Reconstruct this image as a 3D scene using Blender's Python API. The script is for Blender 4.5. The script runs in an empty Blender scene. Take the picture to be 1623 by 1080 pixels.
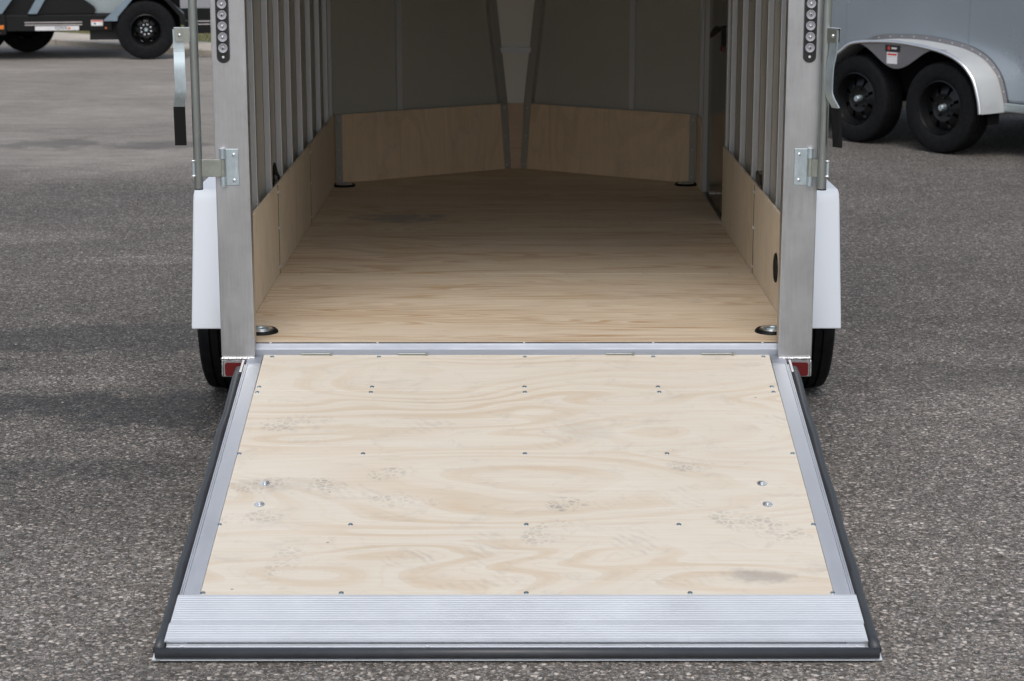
import bpy, bmesh, math, random
from mathutils import Vector, Matrix, Euler
random.seed(7)
R = math.radians
scene = bpy.context.scene

# ------------------------------------------------------------------ camera
F_PX = 3145.9
cam_d = bpy.data.cameras.new('camera')
cam_d.sensor_width = 36.0
cam_d.lens = 36.0 * F_PX / 1623.0
cam_d.clip_start = 0.1
cam_d.clip_end = 500.0
cam = bpy.data.objects.new('camera', cam_d)
scene.collection.objects.link(cam)
CAM = Vector((-0.0057, -6.2524, 1.8589))
rot = Euler((math.pi / 2 - 0.2202, 0, 0.0014), 'XYZ').to_matrix() @ Matrix.Rotation(-0.0008, 3, 'Z')
cam.matrix_world = Matrix.Translation(CAM) @ rot.to_4x4()
cam_d.dof.use_dof = True
cam_d.dof.focus_distance = 6.1
cam_d.dof.aperture_fstop = 9.0
scene.camera = cam

# ------------------------------------------------------------------ sky and sun
SUN_EL, SUN_AZ = 55.0, 184.0        # azimuth clockwise from +Y: behind the camera
world = bpy.data.worlds.new('World')
scene.world = world
world.use_nodes = True
wn, wl = world.node_tree.nodes, world.node_tree.links
wn.clear()
sky = wn.new('ShaderNodeTexSky')
sky.sky_type = 'NISHITA'
sky.sun_disc = False
sky.sun_elevation = R(SUN_EL)
sky.sun_rotation = R(SUN_AZ)
sky.air_density = 1.0
sky.dust_density = 3.0
sky.ozone_density = 1.0
hs = wn.new('ShaderNodeHueSaturation')
hs.inputs['Saturation'].default_value = 0.55
bg = wn.new('ShaderNodeBackground')
bg.inputs['Strength'].default_value = 0.122
wo = wn.new('ShaderNodeOutputWorld')
wl.new(sky.outputs[0], hs.inputs['Color'])
wl.new(hs.outputs[0], bg.inputs['Color'])
wl.new(bg.outputs[0], wo.inputs['Surface'])
sun_d = bpy.data.lights.new('sun', 'SUN')
sun_d.energy = 0.7
sun_d.angle = R(35)
sun_d.color = (1.0, 0.97, 0.93)
sun = bpy.data.objects.new('sun', sun_d)
scene.collection.objects.link(sun)
az = R(SUN_AZ)
sdir = Vector((math.sin(az) * math.cos(R(SUN_EL)), math.cos(az) * math.cos(R(SUN_EL)), math.sin(R(SUN_EL))))
sun.rotation_euler = (-sdir).to_track_quat('-Z', 'Y').to_euler()
scene.view_settings.view_transform = 'Standard'
scene.view_settings.look = 'None'
scene.view_settings.exposure = 0.47
scene.view_settings.gamma = 1.0
scene.view_settings.use_curve_mapping = False

# ------------------------------------------------------------------ helpers
C = scene.collection


def mesh_from(bm, smooth=False, mat=None, name='m'):
    bmesh.ops.recalc_face_normals(bm, faces=bm.faces)
    me = bpy.data.meshes.new(name)
    bm.to_mesh(me)
    bm.free()
    if smooth:
        for p in me.polygons:
            p.use_smooth = True
        if smooth != 'all':
            me.set_sharp_from_angle(angle=R(35))
    if mat:
        me.materials.append(mat)
    return me


def obj(name, bm, mat, parent=None, loc=(0, 0, 0), rot=(0, 0, 0), smooth=False):
    me = bm if isinstance(bm, bpy.types.Mesh) else mesh_from(bm, smooth, mat, name)
    o = bpy.data.objects.new(name, me)
    C.objects.link(o)
    o.parent = parent
    o.location = loc
    o.rotation_euler = rot
    return o


def empty(name, loc=(0, 0, 0), rz=0.0, parent=None):
    o = bpy.data.objects.new(name, None)
    C.objects.link(o)
    o.empty_display_size = 0.1
    o.location = loc
    o.rotation_euler = (0, 0, rz)
    o.parent = parent
    return o


def box(bm, x0, x1, y0, y1, z0, z1, bevel=0.0, seg=2):
    m = bmesh.ops.create_cube(bm, size=1.0)
    vs = m['verts']
    for v in vs:
        v.co = Vector((x0 + (v.co.x + .5) * (x1 - x0), y0 + (v.co.y + .5) * (y1 - y0), z0 + (v.co.z + .5) * (z1 - z0)))
    if bevel > 0:
        es = list({e for v in vs for e in v.link_edges})
        bmesh.ops.bevel(bm, geom=es, offset=bevel, segments=seg, profile=.6, affect='EDGES')
    return bm


def B(*a, **k):
    return box(bmesh.new(), *a, **k)


def prism(bm, pts, f0, f1):
    """closed prism: pts 2-D outline, f0/f1 map a 2-D point to 3-D at each end"""
    a = [bm.verts.new(f0(*p)) for p in pts]
    b = [bm.verts.new(f1(*p)) for p in pts]
    n = len(pts)
    bm.faces.new(a)
    bm.faces.new(list(reversed(b)))
    for i in range(n):
        bm.faces.new((a[i], b[i], b[(i + 1) % n], a[(i + 1) % n]))
    return bm


def tube(bm, path, r, seg=14, cap=True):
    path = [Vector(p) for p in path]
    rings = []
    up = Vector((0.13, 0.2, 1)).normalized()
    for i, p in enumerate(path):
        t = (path[min(i + 1, len(path) - 1)] - path[max(i - 1, 0)]).normalized()
        u = t.cross(up)
        if u.length < .2:
            u = t.cross(Vector((1, 0.1, 0)))
        u.normalize()
        w = t.cross(u)
        rr = r[i] if isinstance(r, (list, tuple)) else r
        rings.append([bm.verts.new(p + (u * math.cos(2 * math.pi * k / seg) + w * math.sin(2 * math.pi * k / seg)) * rr) for k in range(seg)])
    for a, b in zip(rings, rings[1:]):
        for k in range(seg):
            bm.faces.new((a[k], a[(k + 1) % seg], b[(k + 1) % seg], b[k]))
    if cap:
        bm.faces.new(rings[0])
        bm.faces.new(list(reversed(rings[-1])))
    return bm


def lathe(bm, prof, axis='Z', seg=32, center=(0, 0, 0), closed=False, skip=None):
    """prof: (radius, height) list, turned about axis"""
    c = Vector(center)

    def pt(r, h, a):
        ca, sa = math.cos(a) * r, math.sin(a) * r
        if axis == 'Z':
            return c + Vector((ca, sa, h))
        if axis == 'Y':
            return c + Vector((ca, h, sa))
        return c + Vector((h, ca, sa))
    rings = []
    for r, h in prof:
        if r < 1e-6:
            rings.append([bm.verts.new(pt(0, h, 0))] * seg)
        else:
            rings.append([bm.verts.new(pt(r, h, 2 * math.pi * k / seg)) for k in range(seg)])
    pairs = list(zip(range(len(rings)), range(1, len(rings))))
    if closed:
        pairs.append((len(rings) - 1, 0))
    for i, j in pairs:
        a, b = rings[i], rings[j]
        for k in range(seg):
            if skip and skip(i, k):
                continue
            q = [a[k], a[(k + 1) % seg], b[(k + 1) % seg], b[k]]
            qq = []
            for v in q:
                if v not in qq:
                    qq.append(v)
            if len(qq) >= 3:
                bm.faces.new(qq)
    return bm


def tag(o, label=None, cat=None, group=None, kind=None):
    if label:
        o['label'] = label
    if cat:
        o['category'] = cat
    if group:
        o['group'] = group
    if kind:
        o['kind'] = kind
    return o


# ------------------------------------------------------------------ materials
class NT:
    def __init__(self, name):
        self.m = bpy.data.materials.new(name)
        self.m.use_nodes = True
        self.t = self.m.node_tree
        self.n, self.l = self.t.nodes, self.t.links
        self.p = self.n['Principled BSDF']

    def node(self, typ, **kw):
        nd = self.n.new('ShaderNode' + typ)
        for k, v in kw.items():
            setattr(nd, k, v)
        return nd

    def put(self, sock, v):
        if isinstance(v, bpy.types.NodeSocket):
            self.l.new(v, sock)
        elif v is not None:
            if isinstance(v, tuple) and len(v) == 3 and sock.type == 'RGBA':
                v = v + (1,)
            sock.default_value = v

    def coord(self, out='Object'):
        return self.node('TexCoord').outputs[out]

    def mapping(self, v, loc=(0, 0, 0), rot=(0, 0, 0), scale=(1, 1, 1), typ='POINT'):
        nd = self.node('Mapping', vector_type=typ)
        self.put(nd.inputs['Vector'], v)
        nd.inputs['Location'].default_value = loc
        nd.inputs['Rotation'].default_value = rot
        nd.inputs['Scale'].default_value = scale
        return nd.outputs[0]

    def noise(self, v, scale, detail=3, rough=.5, dist=0.0, out=0):
        nd = self.node('TexNoise')
        self.put(nd.inputs['Vector'], v)
        nd.inputs['Scale'].default_value = scale
        nd.inputs['Detail'].default_value = detail
        nd.inputs['Roughness'].default_value = rough
        nd.inputs['Distortion'].default_value = dist
        return nd.outputs[out]

    def voronoi(self, v, scale, feature='F1', out='Distance'):
        nd = self.node('TexVoronoi', feature=feature)
        self.put(nd.inputs['Vector'], v)
        nd.inputs['Scale'].default_value = scale
        return nd.outputs[out]

    def math(self, op, a, b=0.0, c=None, clamp=False):
        nd = self.node('Math', operation=op, use_clamp=clamp)
        self.put(nd.inputs[0], a)
        self.put(nd.inputs[1], b)
        if c is not None:
            self.put(nd.inputs[2], c)
        return nd.outputs[0]

    def rng(self, v, a, b, c=0.0, d=1.0, smooth=False):
        nd = self.node('MapRange')
        if smooth:
            nd.interpolation_type = 'SMOOTHSTEP'
        self.put(nd.inputs[0], v)
        for i, x in enumerate((a, b, c, d)):
            nd.inputs[i + 1].default_value = x
        return nd.outputs[0]

    def mix(self, f, a, b, typ='MIX'):
        nd = self.node('Mix', data_type='RGBA', blend_type=typ)
        self.put(nd.inputs[0], f)
        self.put(nd.inputs[6], a)
        self.put(nd.inputs[7], b)
        return nd.outputs[2]

    def ramp(self, v, stops, interp='LINEAR'):
        nd = self.node('ValToRGB')
        nd.color_ramp.interpolation = interp
        el = nd.color_ramp.elements
        while len(el) < len(stops):
            el.new(.5)
        for e, (p, c) in zip(el, stops):
            e.position = p
            e.color = (c, c, c, 1) if isinstance(c, (int, float)) else tuple(c) + (1,)
        self.put(nd.inputs[0], v)
        return nd.outputs[0]

    def bump(self, h, strength=.3, dist=.002, normal=None):
        nd = self.node('Bump')
        nd.inputs['Strength'].default_value = strength
        nd.inputs['Distance'].default_value = dist
        self.put(nd.inputs['Height'], h)
        if normal is not None:
            self.put(nd.inputs['Normal'], normal)
        self.l.new(nd.outputs[0], self.p.inputs['Normal'])
        return nd.outputs[0]

    def set(self, **kw):
        for k, v in kw.items():
            self.put(self.p.inputs[k.replace('_', ' ')], v)
        return self


def xyz(t, v):
    s = t.node('SeparateXYZ')
    t.put(s.inputs[0], v)
    return s.outputs


def metal(name, col, rough=.35, streak=None, metallic=1.0, var=.12, blotch=3.0):
    """mill metal: streak gives the scale vector of brushed lines"""
    t = NT(name)
    co = t.coord()
    sv = t.mapping(co, scale=streak or (40, 40, 3))
    n1 = t.noise(sv, 6.0, 4, .6)
    n2 = t.noise(co, blotch, 4, .6)
    n3 = t.noise(co, 45, 3, .6)
    f = t.math('ADD', t.math('MULTIPLY', n1, .45), t.math('ADD', t.math('MULTIPLY', n2, .4), t.math('MULTIPLY', n3, .15)))
    k = t.rng(f, .3, .7)
    dark = tuple(c * (1 - var) for c in col)
    lite = tuple(min(1, c * (1 + var)) for c in col)
    t.set(Base_Color=t.mix(k, dark, lite), Metallic=metallic, Roughness=t.rng(f, .3, .7, rough * .8, rough * 1.25))
    t.bump(n1, .06, .0006)
    return t.m


def plain(name, col, rough=.5, metallic=0.0, var=.1, scale=12, bump=0.0, coat=0.0, spec=.5):
    t = NT(name)
    co = t.coord()
    n = t.noise(co, scale, 4, .6)
    t.set(Base_Color=t.mix(t.rng(n, .3, .7), tuple(c * (1 - var) for c in col), tuple(min(1, c * (1 + var)) for c in col)),
          Metallic=metallic, Roughness=t.rng(n, .3, .7, rough * .85, min(1, rough * 1.15)))
    t.p.inputs['Coat Weight'].default_value = coat
    t.p.inputs['Specular IOR Level'].default_value = spec
    if bump:
        t.bump(t.noise(co, scale * 8, 3, .6), bump, .001)
    return t.m


def plywood(name, light, dark, seed=0.0, along='X', bands=6.0, contrast=1.0, prints=(), smears=(), grey=(.30, .28, .26), stretch=1.0):
    """rotary-cut pine: contour bands of a stretched smooth field, fine fibres, scuffs"""
    t = NT(name)
    co = t.coord()
    if along == 'X':
        s1, s2 = (.55 / stretch ** .5, 2.3 * stretch, 2.3), (3.0, 130, 130)
    else:                                   # grain runs up the sheet
        s1, s2 = (2.3, 2.3, .55), (130, 130, 3.0)
    base = t.mapping(co, loc=(seed, seed * .7, seed * .3), scale=s1)
    warp = t.noise(base, 1.2, 2, .45, 0.35)
    fine = t.noise(t.mapping(co, loc=(seed, 0, 0), scale=s2), 1.0, 4, .65)
    med = t.noise(t.mapping(co, loc=(seed * 2, seed, 0), scale=tuple(a * 3 for a in s1)), 1.6, 3, .55)
    f = t.math('ADD', t.math('MULTIPLY', warp, bands * 2.6), t.math('MULTIPLY', med, .55))
    fr = t.math('FRACT', f)
    # soft early wood, sharper late-wood edge
    band = t.ramp(fr, [(0, 0.05), (.45, .22), (.78, .95), (.9, .6), (1.0, 0.05)])
    amp = t.rng(t.noise(t.mapping(co, loc=(3 + seed, 1, 2), scale=s1), 1.9, 2, .5), .35, .65, .15, 1.0)
    band = t.math('MULTIPLY', band, amp)
    col = t.mix(t.math('MULTIPLY', band, contrast, clamp=True), light, dark)
    ln2 = t.math('FRACT', t.math('MULTIPLY', f, 3.0))
    ln2 = t.ramp(ln2, [(0, 0), (.70, .05), (.86, 1.0), (.93, .1), (1, 0)])
    col = t.mix(t.math('MULTIPLY', t.math('MULTIPLY', ln2, amp), .30), col, tuple(c * .9 for c in dark))
    col = t.mix(t.rng(fine, .35, .75, 0, .26), col, tuple(c * .72 for c in dark))
    blot = t.noise(t.mapping(co, loc=(seed, 5, 1), scale=(1, 1.8, 1)), 2.2, 3, .5)
    col = t.mix(t.rng(blot, .35, .7, 0, .25), col, tuple(c * .86 for c in light))
    # tiny resin streaks and pin knots
    kn = t.voronoi(t.mapping(co, loc=(seed, 0, 0), scale=(5.0, 7.5, 5.0) if along == 'X' else (7.5, 7.5, 5.0)), 1.0)
    col = t.mix(t.rng(kn, .028, .012, 0, .75), col, (.22, .085, .035))
    # scuffs: faint grey everywhere
    sc = t.noise(t.mapping(co, scale=(6, 10, 6)), 1.4, 5, .75, .8)
    col = t.mix(t.rng(sc, .54, .8, 0, .34), col, grey)
    if prints:
        pat1 = t.voronoi(t.mapping(co, scale=(1, 1.25, 1)), 44, 'DISTANCE_TO_EDGE')
        pat1 = t.rng(pat1, .05, .16)
        wv = t.node('TexWave', wave_type='BANDS', bands_direction='DIAGONAL')
        t.put(wv.inputs['Vector'], co)
        wv.inputs['Scale'].default_value = 17
        wv.inputs['Distortion'].default_value = 5
        wv.inputs['Detail'].default_value = 1.5
        pat2 = t.rng(wv.outputs[1], .45, .7)
        brk = t.rng(t.noise(co, 12, 4, .7), .42, .60)
        tot = None
        for (cx, cy, ang, L, W, kind, st) in prints:
            mv = t.mapping(co, loc=(cx, cy, 0), rot=(0, 0, R(ang)), scale=(L / 2, W / 2, 1), typ='TEXTURE')
            ln = t.node('VectorMath', operation='LENGTH')
            s3 = t.node('VectorMath', operation='MULTIPLY')
            t.put(s3.inputs[0], mv)
            s3.inputs[1].default_value = (1, 1, 0)
            t.put(ln.inputs[0], s3.outputs[0])
            m = t.rng(ln.outputs['Value'], 1.0, .72, 0, st * .75, smooth=True)
            m = t.math('MULTIPLY', m, pat1 if kind == 0 else t.math('MULTIPLY', pat2, .5))
            tot = m if tot is None else t.math('ADD', tot, m)
        tot = t.math('MULTIPLY', tot, brk, clamp=True)
        col = t.mix(tot, col, grey)
    for (cx, cy, L, W, st) in smears:
        mv = t.mapping(co, loc=(cx, cy, 0), scale=(L / 2, W / 2, 1), typ='TEXTURE')
        s3 = t.node('VectorMath', operation='MULTIPLY')
        t.put(s3.inputs[0], mv)
        s3.inputs[1].default_value = (1, 1, 0)
        ln = t.node('VectorMath', operation='LENGTH')
        t.put(ln.inputs[0], s3.outputs[0])
        d = t.math('ADD', ln.outputs['Value'], t.rng(t.noise(co, 9, 4, .7), .3, .7, -.5, .5))
        m = t.rng(d, 1.0, .2, 0, st, smooth=True)
        col = t.mix(m, col, grey)
    t.set(Base_Color=col, Roughness=t.rng(band, 0, 1, .62, .5))
    t.p.inputs['Specular IOR Level'].default_value = .35
    t.bump(t.math('ADD', fine, t.math('MULTIPLY', band, .5)), .12, .0008)
    return t.m


M = {}
M['post'] = metal('brushed_aluminum_post', (.55, .555, .565), .40, (60, 60, 1.2), var=.16, blotch=4.5)
M['stud'] = metal('mill_aluminum_stud', (.50, .51, .52), .5, (50, 50, 2), var=.08)
M['rail'] = metal('mill_aluminum_rail', (.63, .655, .69), .55, (8, 1, 8), var=.06, blotch=5, metallic=.85)
M['plate'] = metal('grooved_aluminum', (.74, .775, .81), .6, (1, 1, 1), var=.04, blotch=2.5, metallic=.7)
M['sill'] = metal('sill_aluminum', (.39, .42, .475), .6, (1, 9, 9), var=.08, metallic=.8)
M['weld'] = metal('weld_aluminum', (.82, .82, .82), .35, (30, 30, 30), var=.1)
M['skin_in'] = plain('inner_skin_metal', (.45, .445, .40), .6, .15, .04, 2.0)
M['ceiling'] = plain('ceiling_skin', (.72, .72, .70), .6, .1, .03, 2.0)
M['nose_stud'] = plain('nose_stud_aluminum', (.58, .59, .60), .5, .3, .05, 4)
M['nose_strip'] = metal('nose_strip_aluminum', (.46, .455, .43), .6, (40, 40, 3), var=.08, metallic=.6)
M['nose_panel'] = plain('pale_nose_panel', (.76, .75, .70), .6, 0, .04, 2.0)
M['white'] = plain('white_gloss_paint', (.70, .74, .785), .5, 0, .015, 3.0, coat=.08, spec=.35)
M['zinc'] = metal('zinc_plate', (.52, .60, .63), .5, (30, 30, 12), var=.14, blotch=14)
M['zinc_olive'] = metal('zinc_olive', (.44, .46, .42), .38, (30, 30, 12), var=.14, blotch=18)
M['pipe'] = metal('galvanized_pipe', (.40, .43, .41), .33, (60, 60, 1.5), var=.12, blotch=6)
M['screw'] = metal('zinc_screw', (.30, .37, .40), .4, (30, 30, 30), var=.3, blotch=90)
M['chrome'] = metal('bright_washer', (.72, .75, .78), .28, (30, 30, 30), var=.03)
M['rubber'] = plain('rubber_seal', (.038, .042, .048), .42, 0, .12, 20, .05)
M['grip'] = plain('black_grip', (.006, .006, .0065), .55, 0, .1, 30, spec=.25)
M['dull_zinc'] = plain('dull_zinc', (.68, .70, .72), .4)
M['dark'] = plain('shade_and_flap_black', (.006, .006, .006), .8, spec=.1)  # paints shade inside wheels and under fenders; also colours the rubber flap
M['black_paint'] = plain('black_paint', (.005, .0055, .006), .4, 0, .1, 4, spec=.3)
M['rim'] = plain('black_rim', (.004, .0045, .005), .35, 0, .1, 6, spec=.35)
M['lamp_black'] = plain('lamp_housing', (.02, .02, .022), .25, 0, .1, 10)
M['door_in'] = plain('side_door_inner', (.035, .034, .03), .22, .3, .05, 3)
M['axle'] = plain('axle_black', (.02, .02, .02), .5)
M['silver'] = plain('silver_body_paint', (.30, .345, .39), .26, .55, .03, 1.5, coat=.3)
M['silver_fender'] = metal('fender_aluminum', (.66, .675, .67), .6, (5, 5, 5), var=.04, metallic=.7)
M['silver_apron'] = metal('fender_apron', (.30, .29, .30), .45, (5, 5, 5), var=.05)
M['lip'] = metal('bright_lip', (.88, .88, .88), .3, (5, 5, 5), var=.03)
M['orange'] = plain('amber_reflector', (.75, .22, .03), .3)
M['red_wire'] = plain('red_plastic', (.07, .005, .005), .4)
M['white_label'] = plain('white_label', (.72, .72, .72), .4)
M['red_label'] = plain('red_label', (.55, .05, .03), .4)
M['blue_grey'] = plain('blue_grey_strut_and_skylight', (.20, .26, .31), .4, .2, .1, 3)
M['pale_steel'] = metal('pale_steel', (.42, .47, .48), .45, (6, 6, 6), var=.12)
M['print_black'] = plain('black_print', (.01, .01, .012), .4)
M['stripe'] = plain('stripe_tape', (.50, .47, .45), .4)
M['navy'] = plain('navy_print', (.03, .04, .10), .4)


def tyre_mat():
    t = NT('tyre_rubber')
    co = t.coord()
    n = t.noise(co, 30, 4, .6)
    t.set(Base_Color=t.mix(t.rng(n, .3, .7), (.006, .0065, .0075), (.013, .0135, .0145)), Roughness=.7)
    t.p.inputs['Specular IOR Level'].default_value = .12
    # short cross sipes
    v = t.noise(t.mapping(co, scale=(1, 1, 1)), 120, 2, .5)
    t.bump(v, .15, .001)
    return t.m


M['tyre'] = tyre_mat()


def reflector_mat():
    t = NT('red_reflector_prism')
    co = t.coord()
    c = t.node('TexChecker')
    t.put(c.inputs[0], co)
    c.inputs['Scale'].default_value = 420
    t.set(Base_Color=t.mix(c.outputs[1], (.13, .004, .005), (.095, .003, .004)), Roughness=.35)
    return t.m


M['reflector'] = reflector_mat()


def led_mat():
    t = NT('clear_led_lens')
    t.set(Base_Color=(.33, .335, .36), Roughness=.35, Metallic=.2)
    t.p.inputs['Coat Weight'].default_value = .5
    return t.m


M['led'] = led_mat()

PR = [(-.705, -.455, 12, .34, .11, 0, .55), (-.66, -.837, 2, .40, .11, 0, .75), (-.377, -.770, 15, .14, .09, 0, .8),
      (-.318, -.927, -5, .26, .09, 0, .55), (-.49, -.86, -15, .24, .12, 1, .55), (.143, -.945, 0, .14, .10, 0, .95),
      (.27, -.950, 0, .18, .07, 1, .35), (.115, -.530, 60, .22, .13, 1, .45), (.506, -.718, 0, .16, .09, 0, .65),
      (.668, -1.067, -28, .36, .13, 0, .6), (.318, -1.144, 80, .20, .15, 1, .6), (-.084, -1.216, 90, .30, .16, 1, .45),
      (-.293, -1.248, 20, .17, .13, 1, .65), (.087, -1.101, 40, .20, .13, 0, .5), (.473, -.91, 60, .2, .14, 1, .35),
      (-.733, -1.015, 10, .22, .09, 0, .5), (.757, -.448, 20, .2, .10, 1, .5), (-.303, -.468, 0, .3, .12, 1, .35),
      (-.62, -1.25, 70, .22, .1, 0, .35), (.45, -1.34, 0, .3, .07, 1, .3), (-.1, -1.36, 10, .3, .06, 1, .4)]
M['ply_ramp'] = plywood('ramp_plywood', (.700, .650, .558), (.590, .465, .325), 0.6, bands=7.0, contrast=.85, prints=PR,
                        smears=[(.65, -1.325, .26, .09, .55), (-.70, -.83, .3, .10, .16), (.2, -.5, .25, .2, .12)])
M['ply_floor'] = plywood('floor_plywood', (.73, .625, .485), (.51, .345, .20), 4.3, bands=8, contrast=1.4, stretch=1.9,
                         smears=[(-.52, 2.62, .50, .34, .8), (-.35, 2.68, .12, .12, .5), (.55, 2.0, .8, .5, .12), (.45, .85, .7, .3, .12)])
M['ply_side'] = plywood('side_plywood', (.80, .70, .55), (.58, .44, .29), 9.1, along='Z', bands=4, contrast=.5)
M['ply_nose'] = plywood('nose_plywood', (.80, .63, .44), (.54, .38, .235), 12.4, along='Z', bands=5, contrast=.55)
M['ply_edge'] = plain('plywood_edge', (.30, .21, .135), .7, 0, .2, 60)


def asphalt():
    t = NT('asphalt')
    co = t.coord('Object')
    x, y, z = xyz(t, co)
    # stones: two sizes of aggregate, each stone its own tone
    def stones(scale, stops):
        nd = t.node('TexVoronoi', feature='F1')
        t.put(nd.inputs['Vector'], t.mapping(co, scale=(1, 1, 1)))
        nd.inputs['Scale'].default_value = scale
        nd.inputs['Randomness'].default_value = 1.0
        r = xyz(t, nd.outputs['Color'])
        v = t.ramp(r[0], stops)
        return v, nd.outputs['Distance'], r[1]
    a, da, ra = stones(105, [(0, .050), (.38, .100), (.66, .160), (.86, .25), (1, .46)])
    b, db, rb = stones(230, [(0, .050), (.45, .100), (.75, .165), (1, .38)])
    c, dc, rc = stones(52, [(0, 0.0), (.90, 0.0), (.93, .35), (1, .55)])
    pick = t.rng(ra, .40, .45)
    base = t.mix(pick, b, a)
    gap = t.math('MULTIPLY', t.rng(da, .42, .75, 0, .40), pick)
    base = t.mix(gap, base, (.035, .032, .028))
    # rare large pale stones, only near their centre
    big = t.math('MULTIPLY', t.rng(dc, .40, .30), t.rng(c, .1, .3))
    base = t.mix(t.math('MULTIPLY', big, .85), base, c)
    # tint of single stones warm or cool
    tint = t.ramp(rb, [(0, (.94, .92, .89)), (.5, (1, .925, .84)), (.86, (1, .89, .76)), (1, (1, .74, .55))])
    base = t.mix(1.0, base, tint, 'MULTIPLY')
    # worn and bleached zones, wheel paths, damp stains
    wear = t.noise(t.mapping(co, scale=(.5, .8, 1)), .9, 5, .6, .4)
    fine = t.noise(t.mapping(co, scale=(1, 2.2, 1)), 3.2, 5, .65)
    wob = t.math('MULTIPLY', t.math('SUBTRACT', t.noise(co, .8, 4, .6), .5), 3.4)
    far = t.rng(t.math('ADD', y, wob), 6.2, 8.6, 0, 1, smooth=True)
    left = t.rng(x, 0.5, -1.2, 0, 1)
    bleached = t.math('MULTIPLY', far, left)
    near_r = t.rng(t.math('ADD', t.math('ADD', y, t.math('MULTIPLY', x, -.25)), t.math('MULTIPLY', wob, .35)), 2.0, .7, 0, 1, smooth=True)
    near_l = t.rng(t.math('ADD', y, t.math('MULTIPLY', wob, .3)), -.2, -1.2, 0, 1, smooth=True)
    near = t.mix(t.rng(x, -.3, .3), near_l, near_r)
    damp_n = t.rng(fine, .43, .60)
    def blob(cx, cy, rx, ry, lo=.95, hi=.50):
        mv = t.mapping(co, loc=(cx, cy, 0), scale=(rx, ry, 1), typ='TEXTURE')
        ln = t.node('VectorMath', operation='LENGTH')
        t.put(ln.inputs[0], mv)
        d = t.math('ADD', ln.outputs['Value'], t.math('MULTIPLY', t.math('SUBTRACT', t.noise(co, 2.4, 5, .65), .5), 2.3))
        d = t.math('ADD', d, t.math('MULTIPLY', t.math('SUBTRACT', t.noise(t.mapping(co, scale=(1, 1.6, 1)), 11, 4, .7), .5), .9))
        return t.rng(d, lo, hi, 0, 1, smooth=True)
    l1 = blob(-2.75, 4.7, .75, .30)
    l2 = blob(-2.0, 4.0, .65, .16)
    l3 = blob(-1.75, 1.35, .45, .22)
    l4 = blob(2.2, 2.3, .9, .2)
    lite = t.math('MAXIMUM', t.math('MAXIMUM', l1, l2), t.math('MAXIMUM', l3, l4))
    s1 = t.math('MAXIMUM', blob(-1.22, .85, .45, .40), t.math('MAXIMUM', blob(-1.75, .95, .55, .22), blob(-2.4, 1.5, .5, .16)))
    s2 = blob(-1.9, 2.1, 1.0, .35)
    s3 = t.math('MAXIMUM', blob(-3.55, 9.0, .42, .50), blob(-2.75, 8.9, .55, .30))
    s4 = blob(-1.45, .10, .85, .16)
    s5 = blob(1.9, 1.4, 1.3, .3)
    damp = t.math('MAXIMUM', t.math('MAXIMUM', s1, t.math('MULTIPLY', s2, .6)), t.math('MAXIMUM', t.math('MULTIPLY', s3, .7), t.math('MAXIMUM', t.math('MULTIPLY', s4, .6), t.math('MULTIPLY', s5, .45))))
    g = t.rng(wear, .3, .7, .76, 1.12)
    g = t.math('MULTIPLY', g, t.rng(fine, .3, .7, .88, 1.12))
    g = t.math('MULTIPLY', g, t.math('ADD', 1.0, t.math('MULTIPLY', near, .50)))
    g = t.math('MULTIPLY', g, t.math('SUBTRACT', 1.0, t.math('MULTIPLY', damp, .56)))
    g = t.math('MULTIPLY', g, t.math('ADD', 1.0, t.math('MULTIPLY', lite, .30)))
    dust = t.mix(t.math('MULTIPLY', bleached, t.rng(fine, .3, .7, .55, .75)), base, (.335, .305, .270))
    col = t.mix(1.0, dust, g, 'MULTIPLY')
    # sealed cracks on the far left field
    cr = t.voronoi(t.mapping(t.node('VectorMath', operation='ADD').outputs[0], scale=(1, 1, 1)), 1.0) if False else None
    t.set(Base_Color=col, Roughness=t.rng(damp, 0, 1, .86, .62))
    t.p.inputs['Specular IOR Level'].default_value = .35
    h = t.math('ADD', t.math('MULTIPLY', t.math('SUBTRACT', .6, da), t.math('ADD', .4, ra)), t.math('MULTIPLY', t.math('SUBTRACT', .5, db), .5))
    t.bump(h, .75, .004)
    return t.m


M['asphalt'] = asphalt()


def concrete():
    t = NT('concrete')
    co = t.coord()
    n = t.noise(co, 2.5, 6, .65)
    n2 = t.noise(co, 60, 3, .6)
    f = t.math('ADD', t.math('MULTIPLY', n, .7), t.math('MULTIPLY', n2, .3))
    t.set(Base_Color=t.mix(t.rng(f, .35, .65), (.40, .36, .30), (.56, .50, .43)), Roughness=.85)
    t.bump(n2, .2, .003)
    return t.m


M['concrete'] = concrete()


def grass_mat():
    t = NT('dry_grass')
    co = t.coord()
    n = t.noise(co, 3, 5, .7)
    t.set(Base_Color=t.mix(t.rng(n, .35, .65), (.09, .11, .035), (.22, .20, .09)), Roughness=.8)
    return t.m


M['grass'] = grass_mat()
t_ = NT('road_asphalt')
co_ = t_.coord()
t_.set(Base_Color=t_.mix(t_.rng(t_.noise(t_.mapping(co_, scale=(.3, 1.5, 1)), 2, 5, .6), .35, .65), (.19, .185, .18), (.25, .24, .235)), Roughness=.9)
M['road'] = t_.m

# ------------------------------------------------------------------ the ground
bm = bmesh.new()
bmesh.ops.create_grid(bm, x_segments=2, y_segments=2, size=150)
ground = tag(obj('parking_lot', bm, M['asphalt']), kind='structure')

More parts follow.
